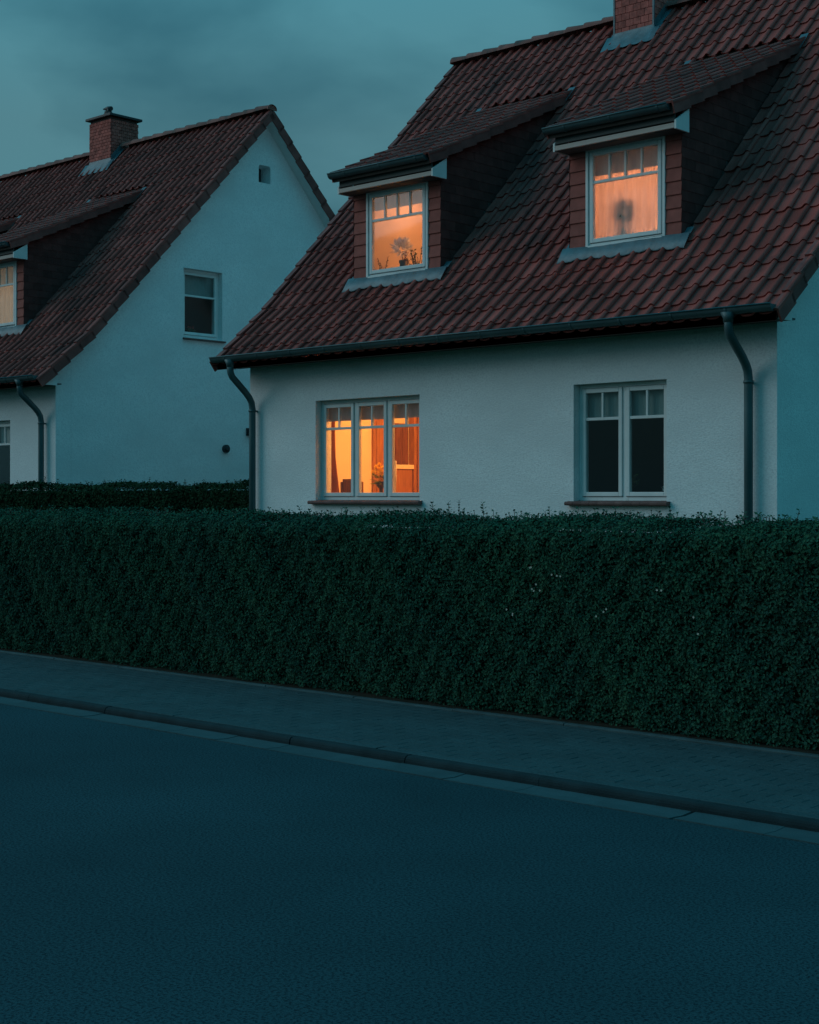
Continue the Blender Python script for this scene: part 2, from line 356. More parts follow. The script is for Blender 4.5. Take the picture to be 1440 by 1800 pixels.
def build_house(label, xr, length, dormers, chim, fac_windows, gable_right_windows, group, indiv=300, dormer_style=None):
    xl = xr-length; X0, X1 = xl-.27, xr+(.27 if xr > -10 else .23)
    H = empty('house', ((xl+xr)/2, 14.02, 0), label, 'house', group)
    YB = 2*RY-14.02
    # --- walls: front with openings
    w = MB(); z_top = 3.52
    xs = sorted({xl, xr} | {a for f in fac_windows for a in (f['x0'], f['x1'])})
    for a, b_ in zip(xs[:-1], xs[1:]):
        fw = [f for f in fac_windows if f['x0'] <= a+1e-6 and f['x1'] >= b_-1e-6]
        if fw:
            f = fw[0]; w.box(a, b_, 14.02, 14.32, -.1, f['z0']); w.box(a, b_, 14.02, 14.32, f['z1'], z_top)
        else: w.box(a, b_, 14.02, 14.32, -.1, z_top)
    w.build('front_wall', M['plaster'], H)
    b = MB(); b.box(xl, xr, YB-.3, YB, -.1, z_top); b.build('back_wall', M['plaster'], H)
    # gable walls: columns of quads cut by the roof line, with openings
    def gable(x0, x1, opens, name):
        g = MB(); ys = sorted({14.322, RY, YB-.302, 14.55} | {v for o in opens for v in (o[0], o[1])})
        g.box(x0, x1, 14.02, 14.32, z_top+.002, rz(14.02)-.03)
        for a, c in zip(ys[:-1], ys[1:]):
            op = [o for o in opens if o[0] <= a+1e-6 and o[1] >= c-1e-6]
            ta, tc_ = rz(a)-.03, rz(c)-.03
            if op:
                o = op[0]; g.prism([(a,-.1),(c,-.1),(c,o[2]),(a,o[2])], 'x', x0, x1)
                g.prism([(a,o[3]),(c,o[3]),(c,tc_),(a,ta)], 'x', x0, x1)
            else: g.prism([(a,-.1),(c,-.1),(c,tc_),(a,ta)], 'x', x0, x1)
        return g.build(name, M['plaster'], H)
    gr_open = [(o['y0'], o['y1'], o['z0'], o['z1']) for o in gable_right_windows]
    gable(xr-.3, xr-.0005, gr_open, 'gable_wall'); gable(xl+.0005, xl+.3, [], 'gable_wall')
    # --- roof deck with gaps at the dormers
    d = MB(); xs = sorted({X0+.05, X1-.05} | {v for a in dormers for v in (a['x0']+.02, a['x1']-.02)})
    def strip(xa, xb, y0, y1):
        ys = [y0] + [v for v in (14.55, RY) if y0 < v < y1] + [y1]
        for p, q in zip(ys[:-1], ys[1:]):
            d.prism([(p, rz(p)-.10), (q, rz(q)-.10), (q, rz(q)-.005), (p, rz(p)-.005)], 'x', xa, xb)
    for a, c in zip(xs[:-1], xs[1:]):
        if any(q['x0'] <= a and q['x1'] >= c for q in dormers): strip(a, c, EY+.05, 14.85); strip(a, c, DY1-.05, 2*RY-EY)
        else: strip(a, c, EY+.05, 2*RY-EY)
    roof = d.build('roof', M['deck'], H)
    # --- tiles
    ncol = int(round((X1-X0)/TW)); tw = (X1-X0)/ncol; sx = tw/TW
    S = L1+L2-.05; nrow = int(round(S/PG)); G = S/nrow
    mats = []
    for r in range(nrow):
        s = r*G
        y, z = at(s); y2, z2 = at(s+G*1.1)
        up = (y2-y, z2-z)
        for c in range(ncol):
            x = X0+c*tw
            inside = any(q['x0']-.04 < x+tw/2 < q['x1']+.04 and y+.10 > 14.76 and y+.05 < DY1-.02 for q in dormers)
            if inside or (chim['x0'] < x+tw/2 < chim['x1'] and y+.08 > chim['y0']): continue
            m = frame_mx((x, y, z), up) @ Matrix.Translation((0, random.uniform(-.009, .009), random.uniform(0, .007))) @ Matrix.Rotation(random.uniform(-.020, .020), 4, 'Z') @ Matrix.Rotation(random.uniform(-.010, .010), 4, 'Y') @ Matrix.Diagonal((sx, 1, 1, 1))
            hid = any(q['x1'] < x < q['x1']+.0 for q in dormers)
            mats.append((m, (x, y, z), 'roof'))
    dm = []
    for q in dormers:
        xa, xb = q['x0']-.09, q['x1']+.10; nc = int(round((xb-xa)/TW)); tq = (xb-xa)/nc
        st = math.hypot(1, DS); n = int((DY1-14.42)*st/PG)+2
        for r in range(n):
            y = 14.42+r*PG/st; 
            if y > DY1+.12: continue
            for c in range(nc):
                m = frame_mx((xa+c*tq, y, dz(y)), (1, DS)) @ Matrix.Translation((0, random.uniform(-.005, .005), random.uniform(0, .004))) @ Matrix.Rotation(random.uniform(-.012, .012), 4, 'Z') @ Matrix.Diagonal((tq/TW, 1, 1, 1))
                dm.append((m, (xa+c*tq, y, dz(y)), q))
    # rank by the size they show at: distance, in view only
    vis = [t for t in mats if in_view(t[1][0], t[1][1]) and (t[1][2]-1.6)/(-t[1][0]*.6756+t[1][1]*.7373) < .335]
    vis.sort(key=lambda t: sc(t[1])); ind = set(id(t) for t in vis[:indiv])
    rest = []
    for t in mats:
        if id(t) in ind:
            o = bpy.data.objects.new('roof_tile', tile_me); COL.objects.link(o); o.parent = roof; o.matrix_parent_inverse = world_mx(roof).inverted(); o.matrix_basis = t[0]
        else: rest.append(t[0])
    for r in range(nrow):                               # back slope
        s = r*G; y, z = at(s); y2, z2 = at(s+G*1.1)
        for c in range(ncol):
            rest.append(frame_mx((X0+(c+1)*tw, 2*RY-y, z), (-(y2-y), z2-z), True) @ Matrix.Diagonal((sx, 1, 1, 1)))
    def merge(name, ms, parent):
        b = MB()
        for m in ms:
            A = np.array(m); b.add(tv @ A[:3, :3].T + A[:3, 3], tf)
        sm = [p.use_smooth for p in tile_me.polygons]; b.s = sm*len(ms)
        return tag(b.build(name, M['tile'], parent), kind='stuff')
    merge('roof_tile_field', rest, roof)
    # --- ridge tiles (tapered half rounds, each lapping the next)
    x = X0-.02; k = 0; rb = MB(); seg = 8; Lr = .40
    ringa, ringb = [], []
    for i in range(seg+1):
        t = math.pi*(.02+.96*i/seg); ringa.append((0, math.cos(t)*.130, math.sin(t)*.128)); ringb.append((Lr, math.cos(t)*.095, math.sin(t)*.075))
    ra_in = [(0, p[1]*.86, p[2]*.82-.002) for p in ringa]
    n = seg+1
    rb.add(ringa+ringb, [(i, n+i, n+i+1, i+1) for i in range(seg)], True)
    rb.add(ringa+ra_in, [(i, i+1, n+i+1, n+i) for i in range(seg)])
    rme = rb.mesh('ridge_tile', M['ridge'])
    nr = int(round((X1-X0+.04)/.345)); g = (X1-X0+.0)/nr
    for i in range(nr):
        o = bpy.data.objects.new('ridge_tile', rme); COL.objects.link(o); o.parent = H; o.matrix_parent_inverse = world_mx(H).inverted()
        px = X0-.02+i*g
        if chim['x0']-.15 < px+.2 < chim['x1']+.05 and chim['y1'] > RY+.05: 
            bpy.data.objects.remove(o); continue
        o.location = (px, RY, rz(RY)+.035+random.uniform(-.003, .003)); o.rotation_euler = (0, -.035, random.uniform(-.01, .01))
    MB().lathe([(.0,0),(.115,0)], (0,0,0))
    # ridge end caps
    for xx, sgn in ((X0-.02, -1), (X1+.0, 1)):
        c = MB(); pr_ = [(RY+.118*math.cos(math.pi*t/8), rz(RY)+.03+.108*math.sin(math.pi*t/8)) for t in range(9)]
        c.prism(pr_, 'x', xx-.012, xx+.012); c.build('ridge_end_cap', M['ridge'], H)
    # --- verge tiles along both slopes of both gables
    vb = MB(); vl = PG*1.14
    vb.box(0, .022, 0, vl, -.105, .058); vb.box(-.07, -.001, 0, vl, .034, .058)
    vme = vb.mesh('verge_tile', M['verge'])
    for side, xx in ((1, X1-.005), (-1, X0+.005)):
        for r in range(nrow):
            s = r*G; y, z = at(s); y2, z2 = at(s+G*1.1)
            if s+G*.6 > S: continue
            for back in (0, 1):
                m = frame_mx((xx, (2*RY-y) if back else y, z), (-(y2-y) if back else (y2-y), z2-z), bool(back))
                fl = (side == -1) ^ bool(back)
                loc = Matrix.Translation((0, 0, .012 + (.0))) @ Matrix.Rotation(-.075, 4, 'X')
                if fl: loc = loc @ Matrix.Diagonal((-1, 1, 1, 1))
                o = bpy.data.objects.new('verge_tile', vme); COL.objects.link(o); o.parent = H; o.matrix_parent_inverse = world_mx(H).inverted(); o.matrix_basis = m @ loc
    # --- white verge soffit boards and eave box
    for xa, xb in ((xr+.002, X1-.01), (X0+.01, xl-.002)):
        s_ = MB()
        for y0, y1 in ((EY+.32, 14.55), (14.55, RY)):
            s_.prism([(y0, rz(y0)-.15), (y1, rz(y1)-.15), (y1, rz(y1)-.105), (y0, rz(y0)-.105)], 'x', xa, xb)
            s_.prism([(2*RY-y0, rz(y0)-.15), (2*RY-y1, rz(y1)-.15), (2*RY-y1, rz(y1)-.105), (2*RY-y0, rz(y0)-.105)], 'x', xa, xb)
        s_.build('verge_soffit', M['white'], H)
    MB().box(X0+.04, X1-.052, 13.60, 13.63, 3.39, 3.53).build('eave_fascia', M['fascia_shade'], H)
    MB().box(X0+.04, X1-.06, 13.632, 14.018, 3.425, 3.445).build('eave_soffit', M['fascia_shade'], H)
    for xa, xb in ((X1-.078, X1-.05), (X0+.05, X0+.078)):
        e_ = MB(); e_.prism([(13.632,3.41),(13.632,3.49),(13.93,rz(13.93)-.12),(13.93,3.41)], 'x', xa, xb); e_.build('eave_end_board', M['white'], H)
    # --- gutter: half round with beaded lip
    def gutter(x0, x1, yc, zc, r, name='gutter'):
        g_ = MB(); n_ = 9; A = []; B = []
        for rr in (r, r-.004):
            for i in range(n_+1):
                t = math.pi+math.pi*i/n_; A.append((x0, yc+rr*math.cos(t), zc+rr*math.sin(t))); B.append((x1, yc+rr*math.cos(t), zc+rr*math.sin(t)))
        m_ = n_+1; v = A+B; F = []
        for i in range(n_): F.append((i, i+1, 2*m_+i+1, 2*m_+i)); F.append((m_+i+1, m_+i, 3*m_+i, 3*m_+i+1))
        g_.add(v, F, True)
        g_.tube([(x0, yc-r-.004, zc+.003), (x1, yc-r-.004, zc+.003)], .0095, 8)
        for xx in (x0, x1): g_.prism([(yc+r*math.cos(math.pi+math.pi*i/n_), zc+r*math.sin(math.pi+math.pi*i/n_)) for i in range(m_)], 'x', xx-.003, xx+.003)
        go = g_.build(name, M['zinc'], H)
        x_ = x0+.3
        while x_ < x1-.1:
            k = MB()
            for i in range(n_):
                t0, t1 = math.pi+math.pi*i/n_, math.pi+math.pi*(i+1)/n_; ra, rb_ = r+.002, r+.006
                k.prism([(yc+ra*math.cos(t0), zc+ra*math.sin(t0)), (yc+ra*math.cos(t1), zc+ra*math.sin(t1)), (yc+rb_*math.cos(t1), zc+rb_*math.sin(t1)), (yc+rb_*math.cos(t0), zc+rb_*math.sin(t0))], 'x', x_, x_+.025)
            k.build('gutter_bracket', M['zinc'], go); x_ += .66
        return go
    gz = 3.545
    gutter(X0+.05, X1-.04, 13.525, gz, .072)
    # --- downpipes
    for dx_ in (xr-.285, xl+.15):
        p = MB()
        pts = [(dx_, 13.52, 3.49), (dx_, 13.52, 3.36), (dx_, 13.53, 3.31), (dx_, 13.56, 3.26), (dx_, 13.62, 3.21), (dx_, 13.80, 3.06), (dx_, 13.87, 2.99), (dx_, 13.915, 2.92), (dx_, 13.93, 2.84), (dx_, 13.93, 2.5), (dx_, 13.93, .0)]
        p.tube(pts, .047, 14, rads=None)
        dp = p.build('downpipe', M['zinc'], H)
        q_ = MB(); q_.tube([(dx_, 13.52, 3.50), (dx_, 13.52, 3.44), (dx_, 13.52, 3.40)], .06, 14, rads=[.085, .056, .052]); q_.build('outlet_funnel', M['zinc'], dp)
        for zz in (2.79, 1.2):
            q_ = MB(); q_.tube([(dx_, 13.93, zz), (dx_, 13.93, zz+.03)], .055, 14); q_.box(dx_-.012, dx_+.012, 13.975, 14.019, zz, zz+.025); q_.build('pipe_clamp', M['zinc'], dp)
    # --- facade windows
    def window(x0, x1, z0, z1, yf, ns, ztr, lites, name, T=None, glass=M['glass'], upper_blind=None, blindmat=None, sill=True, casing=False, bb=.05):
        """frame facing -Y at depth yf; T optional matrix to turn it onto a gable"""
        def fin(b_, nm, m_, par, bev=0):
            if T is not None: b_.v = [tuple(T @ Vector(p)) for p in b_.v]
            return b_.build(nm, m_, par, bev)
        fr = MB(); o = .048
        fr.box(x0, x0+o, yf, yf+.07, z0, z1); fr.box(x1-o, x1, yf, yf+.07, z0, z1)
        fr.box(x0+o, x1-o, yf, yf+.07, z1-o, z1); fr.box(x0+o, x1-o, yf, yf+.07, z0, z0+bb)
        fr.box(x0+o, x1-o, yf+.042, yf+.069, z0+bb, z0+bb+.03); fr.box(x0+o, x1-o, yf+.042, yf+.069, z1-o-.03, z1-o)
        W = (x1-x0-2*o)/ns
        for i in range(ns): fr.box(x0+o+i*W, x0+o+i*W+.03, yf+.042, yf+.068, z0+bb+.03, z1-o-.03); fr.box(x0+o+(i+1)*W-.03, x0+o+(i+1)*W, yf+.042, yf+.068, z0+bb+.03, z1-o-.03)
        for i in range(1, ns): fr.box(x0+o+i*W-.022, x0+o+i*W+.022, yf+.001, yf+.06, z0+bb, z1-o)
        win = fin(fr, name, M['white'], H, .004)
        for i in range(ns):
            a = x0+o+i*W+(.026 if i else .004); c = x0+o+(i+1)*W-(.026 if i < ns-1 else .004); s_ = .05; q0, q1 = z0+bb+.006, z1-o-.004
            sh = MB(); y0, y1 = yf-.016, yf+.04
            sh.box(a, a+s_, y0, y1, q0, q1); sh.box(c-s_, c, y0, y1, q0, q1); sh.box(a+s_, c-s_, y0, y1, q1-s_, q1); sh.box(a+s_, c-s_, y0, y1, q0, q0+s_)
            fin(sh, 'sash', M['white'], win, .006)
            mt = MB(); mt.box(a+s_, c-s_, yf-.008, yf+.034, ztr-.017, ztr+.017); fin(mt, 'transom_bar', M['white'], win, .003)
            gw = (c-a-2*s_)/lites
            for k_ in range(1, lites):
                mt = MB(); xx = a+s_+k_*gw; mt.box(xx-.013, xx+.013, yf-.006, yf+.032, ztr+.0175, q1-s_); fin(mt, 'muntin', M['white'], win, .003)
            for k_ in range(lites):
                l0 = a+s_+k_*gw+(.0135 if k_ else .0005); l1 = a+s_+(k_+1)*gw-(.0135 if k_ < lites-1 else .0005)
                pn = MB(); pn.box(l0, l1, yf+.010, yf+.014, ztr+.018, q1-s_-.0005); fin(pn, 'pane', glass, win)
            pn = MB(); pn.box(a+s_+.0005, c-s_-.0005, yf+.010, yf+.014, q0+s_+.0005, ztr-.0175); fin(pn, 'pane', glass, win)
            if upper_blind:
                bl = MB(); n_ = 10
                yb = yf+.075
                for j in range(n_):
                    u0, u1 = a+.01+(c-a-.02)*j/n_, a+.01+(c-a-.02)*(j+1)/n_
                    bl.add([(u0, yb+.004*(j % 2), upper_blind), (u1, yb+.004*((j+1) % 2), upper_blind), (u1, yb+.004*((j+1) % 2), z1-.02), (u0, yb+.004*(j % 2), z1-.02)], [(0,1,2,3)])
                fin(bl, 'blind', blindmat or M['blind'], win)
        return win
    for f in fac_windows:
        window(f['x0'], f['x1'], f['z0'], f['z1'], 14.135, f['ns'], f['ztr'], 2, 'window', upper_blind=f['blind'], blindmat=f.get('bm'))
        # sill of rounded bricks laid side by side
        s_ = empty('window_sill', ((f['x0']+f['x1'])/2, 14.0, f['z0'])); s_.parent = H; s_.matrix_parent_inverse = world_mx(H).inverted()
        xa, xb = f['x0']-.075, f['x1']+.05; nb = int(round((xb-xa)/.115)); wb = (xb-xa)/nb
        bmn = MB(); bmn.prism([(13.945,-.045),(13.935,-.03),(13.935,-.012),(13.95,.0),(14.13,.012),(14.13,-.045)], 'x', .0015, wb-.0015)
        bme = bmn.mesh('sill_brick', M['sill'])
        for i in range(nb):
            o = bpy.data.objects.new('sill_brick', bme); COL.objects.link(o); o.parent = s_; o.matrix_parent_inverse = world_mx(s_).inverted(); o.location = (xa+i*wb, random.uniform(-.0015, .0015), f['z0']-.004)
    for o_ in gable_right_windows:
        if o_.get('vent'):
            ym = (o_['y0']+o_['y1'])/2; b_ = MB()
            b_.box(xr-.302, xr-.27, o_['y0']-.05, o_['y1']+.05, o_['z0']-.05, o_['z1']+.05); b_.build('attic_vent', M['metal'], H)
            # arched head: two corner fillets
            for sg, yy in ((1, o_['y0']), (-1, o_['y1'])):
                c_ = MB(); r_ = .05; zt = o_['z1']; pts = [(yy, zt)]
                for i in range(7):
                    t = math.pi/2*i/6; pts.append((yy+sg*(r_-r_*math.sin(t)), zt-(r_-r_*math.cos(t))) if False else (yy+sg*r_*(1-math.cos(t)), zt-r_*(1-math.sin(t))))
                c_.prism(pts, 'x', xr-.26, xr-.002); c_.build('vent_head', M['plaster'], H)
            continue
        # gable window: local x -> +Y, local -y -> +X
        T = Matrix(((0, -1, 0, xr+14.02), (1, 0, 0, 0), (0, 0, 1, 0), (0, 0, 0, 1)))
        window(o_['y0'], o_['y1'], o_['z0'], o_['z1'], 14.02+.11, 1, o_['z0']+.02+(o_['z1']-o_['z0'])*.60, 1, 'gable_window', T=T, upper_blind=o_['z0']+.75, blindmat=M['blind_teal'])
        s_ = MB(); s_.prism([(xr+.05, o_['z0']-.05), (xr+.05, o_['z0']-.02), (xr-.10, o_['z0']-.004), (xr-.10, o_['z0']-.05)], 'y', o_['y0']-.02, o_['y1']+.05); s_.build('gable_sill', M['sill'], H, .004)
        rm = MB(); rm.add([(xr-.31, o_['y0']-.4, o_['z0']-.6), (xr-2.2, o_['y0']-.4, o_['z0']-.6), (xr-2.2, o_['y1']+.4, o_['z0']-.6), (xr-.31, o_['y1']+.4, o_['z0']-.6), (xr-.31, o_['y0']-.4, o_['z1']+.3), (xr-2.2, o_['y0']-.4, o_['z1']+.3), (xr-2.2, o_['y1']+.4, o_['z1']+.3), (xr-.31, o_['y1']+.4, o_['z1']+.3)],
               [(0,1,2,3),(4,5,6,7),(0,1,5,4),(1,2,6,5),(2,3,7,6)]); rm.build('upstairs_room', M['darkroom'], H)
    # --- dormers
    for q in dormers:
        x0, x1 = q['x0'], q['x1']; Yf = 14.76; zb = rz(Yf)+.0
        wx0, wx1 = q['wx0'], q['wx1']; wz0, wz1 = 4.61, 5.83; top = dz(Yf)-.16
        b = MB()
        b.box(x0, wx0-.002, Yf+.03, Yf+.15, zb-.10, top); b.box(wx1+.002, x1, Yf+.03, Yf+.15, zb-.10, top)
        b.box(wx0-.0015, wx1+.0015, Yf+.03, Yf+.15, wz1+.002, top); b.box(wx0-.0015, wx1+.0015, Yf+.03, Yf+.15, zb-.10, wz0-.002)
        # side cheeks
        for xa, xb in ((x0, x0+.10), (x1-.10, x1)):
            b.prism([(Yf+.152, rz(Yf+.15)-.08), (DY1+.1, rz(DY1+.1)-.09), (DY1+.1, dz(DY1)-.03), (Yf+.152, dz(Yf+.15)-.05)], 'x', xa, xb)
        dorm = b.build('dormer', M['mortar'], H)
        # shingles on the narrow front strips, one by one
        hh = .158
        for xa, xb in ((x0, wx0-.004), (wx1+.004, x1)):
            wS = xb-xa; zz = zb-.06; i = 0
            while zz < top-.02:
                h1 = min(hh, top-zz); s_ = MB()
                s_.prism([(Yf-.002, zz+.003), (Yf-.002, zz+.012), (Yf+.014, zz+h1+.012), (Yf+.029, zz+h1+.012), (Yf+.029, zz+.003)], 'x', xa+.001, xb-.001)
                so_ = s_.build('shingle', M['slate'], dorm); so_.rotation_euler = (0, 0, 0); zz += hh; i += 1
        # shingle cladding on the cheeks: small courses clipped to the triangle
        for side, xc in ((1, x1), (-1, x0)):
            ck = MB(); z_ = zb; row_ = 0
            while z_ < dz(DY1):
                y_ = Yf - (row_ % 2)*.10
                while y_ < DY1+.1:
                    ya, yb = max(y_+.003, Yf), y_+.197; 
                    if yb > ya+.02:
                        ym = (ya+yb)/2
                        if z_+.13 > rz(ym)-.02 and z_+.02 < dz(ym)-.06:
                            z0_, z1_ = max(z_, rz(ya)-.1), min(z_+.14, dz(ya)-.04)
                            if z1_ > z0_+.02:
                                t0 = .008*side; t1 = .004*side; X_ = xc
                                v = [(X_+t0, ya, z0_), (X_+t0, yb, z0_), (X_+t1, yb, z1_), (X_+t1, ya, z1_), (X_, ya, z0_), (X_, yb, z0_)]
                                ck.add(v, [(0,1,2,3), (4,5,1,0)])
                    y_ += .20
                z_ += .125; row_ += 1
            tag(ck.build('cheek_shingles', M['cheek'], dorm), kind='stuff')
        # roof slab, tiles, fascia, gutter
        xa, xb = x0-.09, x1+.10
        dk = MB(); dk.prism([(14.45, dz(14.45)-.09), (DY1+.15, dz(DY1+.15)-.09), (DY1+.02, dz(DY1+.02)-.004), (14.45, dz(14.45)-.004)], 'x', xa+.01, xb-.01)
        dr = dk.build('dormer_roof', M['deck'], H)
        merge('dormer_tiles', [t[0] for t in dm if t[2] is q], dr)
        vb_ = MB(); st_ = math.hypot(1, DS); yy = 14.42
        for side, xx in ((1, xb-.004), (-1, xa+.004)):
            yy = 14.42; 
            while yy < DY1-.12:
                m = frame_mx((xx, yy, dz(yy)), (1, DS)) @ Matrix.Translation((0, 0, .012)) @ Matrix.Rotation(-.075, 4, 'X')
                if side == -1: m = m @ Matrix.Diagonal((-1, 1, 1, 1))
                o = bpy.data.objects.new('verge_tile', vme2(vl)); COL.objects.link(o); o.parent = dr; o.matrix_parent_inverse = world_mx(dr).inverted(); o.matrix_basis = m
                yy += PG/st_
        # eave box: white-painted board on a soffit with shade put into its colour
        fb = MB(); fb.box(xa+.06, xb-.03, 14.50, 14.53, 5.81, 5.87); fb.build('dormer_fascia', M['fascia_w'], H, .004)
        fb = MB(); fb.box(xa+.06, xb-.03, 14.505, 14.53, 5.89, 6.03); fb.build('gutter_shade_board', M['fascia_shade'], H)  # dark strip painted in for the gutter's shadow
        fb = MB(); fb.box(xa+.062, xb-.032, 14.532, Yf+.028, 5.805, 5.825); fb.build('dormer_soffit', M['fascia_shade'], H)
        for xx in (xb-.0295, xa+.0305):
            fb = MB(); fb.prism([(14.50, 5.80), (14.50, 5.90), (Yf+.02, dz(Yf)-.11), (Yf+.02, 5.80)], 'x', xx, xx+.025); fb.build('dormer_end_board', M['white'], H)
        gutter(xa-.03, xb-.05, 14.425, 6.065, .066, 'dormer_gutter')
        # window
        window(wx0, wx1, wz0, wz1, Yf+.012, 1, 5.41, 4, 'dormer_window', upper_blind=q['blind'], blindmat=q.get('bm'), bb=.06)
        cs = MB(); cs.box(wx0-.004, wx0+.032, Yf-.012, Yf+.011, wz0-.01, wz1+.0); cs.box(wx1-.032, wx1+.004, Yf-.012, Yf+.011, wz0-.01, wz1)
        cs.box(wx0+.0325, wx1-.0325, Yf-.012, Yf+.011, wz1-.03, wz1); cs.box(wx0+.0325, wx1-.0325, Yf-.02, Yf+.011, wz0-.01, wz0+.035)
        cs.build('window_casing', M['white'], H, .003)
        # lead apron following the tile waves
        ap = MB(); n_ = 64; ya0, ya1 = Yf-.125, Yf+.03; a0, a1 = x0-.10, x1+.12; top_ = []; bot = []
        for i in range(n_+1):
            xx = a0+(a1-a0)*i/n_; ph = ((xx-X0)/tw) % 1.0
            hgt = np.interp(ph, [0,.1,.3,.55,.8,.92,1], [.046,.034,.026,.028,.040,.050,.048])
            yl = ya0+.012*math.sin(xx*7)+random.uniform(-.004, .004)
            bot.append((xx, yl, rz(yl)+.044+hgt)); top_.append((xx, Yf-.008, zb+.115+.004*math.sin(xx*5)))
        bk = [(p[0], Yf+.03, p[2]+.012) for p in top_]
        und = [(p[0], p[1]+.003, p[2]-.014) for p in bot]
        n1 = n_+1
        ap.add(und+bot+top_+bk, [(i, i+1, n1+i+1, n1+i) for i in range(n_)] + [(n1+i, n1+i+1, 2*n1+i+1, 2*n1+i) for i in range(n_)] + [(2*n1+i, 2*n1+i+1, 3*n1+i+1, 3*n1+i) for i in range(n_)], True)
        ap.build('lead_apron', M['lead'], H)
        for sd_, xx in ((-1, x0), (1, x1)):            # soaker strips up the cheek and a lead patch at the top corner
            sf = MB(); w0, w1 = (xx, xx+sd_*.10); lo_, hi_ = min(w0, w1), max(w0, w1)
            yy0 = Yf-.08
            sf.prism([(yy0, rz(yy0)+.062), (Yf+.12, rz(Yf+.12)+.066), (Yf+.12, rz(Yf+.12)+.072), (yy0, rz(yy0)+.068)], 'x', lo_, hi_)
            sf.build('lead_flashing', M['lead'], H); sf = MB(); y2 = DY1-.20
            sf.prism([(y2, rz(y2)+.066), (DY1+.03, rz(DY1+.03)+.066), (DY1+.03, rz(DY1+.03)+.072), (y2, rz(y2)+.072)], 'x', lo_+.02*sd_, hi_+.03*sd_)
            sf.build('lead_flashing', M['lead'], H)
        # room behind
        rm = MB(); r0, r1, ry0, ry1, rz0, rz1 = x0+.11, x1-.11, Yf+.155, Yf+1.55, 4.48, 5.98
        v = [(r0,ry0,rz0),(r1,ry0,rz0),(r1,ry1,rz0),(r0,ry1,rz0),(r0,ry0,rz1),(r1,ry0,rz1),(r1,ry1,rz1),(r0,ry1,rz1)]
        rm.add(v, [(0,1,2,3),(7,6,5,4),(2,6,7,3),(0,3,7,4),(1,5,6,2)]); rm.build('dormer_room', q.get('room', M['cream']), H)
        if q.get('light'):
            for (lx, ly, lz, pw_, colr, rad) in q['light']:
                ld = bpy.data.lights.new('room_light', 'POINT'); ld.energy = pw_; ld.color = colr; ld.shadow_soft_size = rad
                lo2 = bpy.data.objects.new('room_light', ld); COL.objects.link(lo2); lo2.location = (lx, ly, lz); lo2.parent = H; lo2.matrix_parent_inverse = world_mx(H).inverted()
        if q.get('net'):
            cu = MB(); n_ = 60; yb = Yf+.125; A = []; B = []
            for i in range(n_+1):
                xx = r0+.01+(r1-r0-.02)*i/n_; yy = yb+.012*math.sin(i*1.05)+.005*math.sin(i*2.7); A.append((xx, yy, 4.60)); B.append((xx, yy+.002, 5.92))
            cu.add(A+B, [(i, i+1, n_+2+i, n_+1+i) for i in range(n_)], True); cu.build('net_curtain', q['net'], H)
    # --- chimney clad in small pieces
    cx0, cx1, cy0, cy1, ct = chim['x0'], chim['x1'], chim['y0'], chim['y1'], chim['top']; zb = rz(cy0)-.15
    c = MB(); c.box(cx0+.02, cx1-.02, cy0+.02, cy1-.02, zb, ct); core = c.build('chimney', M['mortar'], H)
    bw, bh = chim['bw'], chim['bh']; r = 0; z_ = zb+.05; n_b = 0; rest = MB()
    bme = {}
    while z_+bh < ct+.001:
        for face in range(4):
            x_a, x_b = (cx0, cx1) if face in (0, 2) else (cy0, cy1)
            off = (r % 2)*bw/2; u = x_a-off
            while u < x_b-.01:
                a, c_ = max(u, x_a)+.004, min(u+bw, x_b)-.004; u += bw
                if c_-a < .02: continue
                pr = random.uniform(0, .004)
                if face == 0: bx_ = (a, c_, cy0-pr, cy0+.022)
                elif face == 2: bx_ = (a, c_, cy1-.022, cy1+pr)
                elif face == 1: bx_ = (cx1-.022, cx1+pr, max(a, cy0+.024), min(c_, cy1-.024))
                else: bx_ = (cx0-pr, cx0+.022, max(a, cy0+.024), min(c_, cy1-.024))
                if bx_[1]-bx_[0] < .005 or bx_[3]-bx_[2] < .01: continue
                zt = z_+bh-.008
                yc_ = (bx_[2]+bx_[3])/2
                if zt < rz(yc_)+.02: continue
                if face in (0, 1) and n_b < 290:
                    q_ = MB(); q_.box(*bx_, z_, zt); q_.build(chim['piece'], M['brick'], core); n_b += 1
                else: rest.box(*bx_, z_, zt)
        z_ += bh; r += 1
    if rest.v: tag(rest.build('rear_cladding', M['brick'], core), kind='stuff')
    if chim.get('trim'):
        for xx, yy in ((cx0-.006, cy0-.006), (cx1-.008, cy0-.006)):
            t_ = MB(); t_.box(xx-.006, xx+.020, yy-.004, yy+.018, zb, ct); t_.build('corner_trim', M['lead'], core)
    cp = MB(); cp.box(cx0-.06, cx1+.06, cy0-.06, cy1+.06, ct+.002, ct+.055); cp.build('chimney_cap', M['metal'] if not chim.get('trim') else M['mortar'], core, .008)
    mx_, my_ = cx0+(cx1-cx0)*.5, cy0+(cy1-cy0)*.30
    pt = MB(); pt.lathe([(.0,.056),(.15,.056),(.13,.10),(.085,.15),(.08,.19)], (mx_, my_, ct)); pt.lathe([(.0,.19),(.08,.19)], (mx_, my_, ct)); pt.build('chimney_pot', M['mortar'], core)
    cw = MB(); cw.tube([(mx_-.15, my_-.02, ct+.265), (mx_-.02, my_, ct+.255), (mx_+.10, my_, ct+.24)], .05, 10, rads=[.012, .05, .048]); cw.tube([(mx_+.02, my_, ct+.17), (mx_+.03, my_, ct+.24)], .05, 10)
    cw.build('chimney_cowl', M['metal'], core)
    # flashing: apron in front, side soakers up the slope
    fl = MB(); n_ = 30; y0 = cy0-.20; A = []; B = []; C_ = []
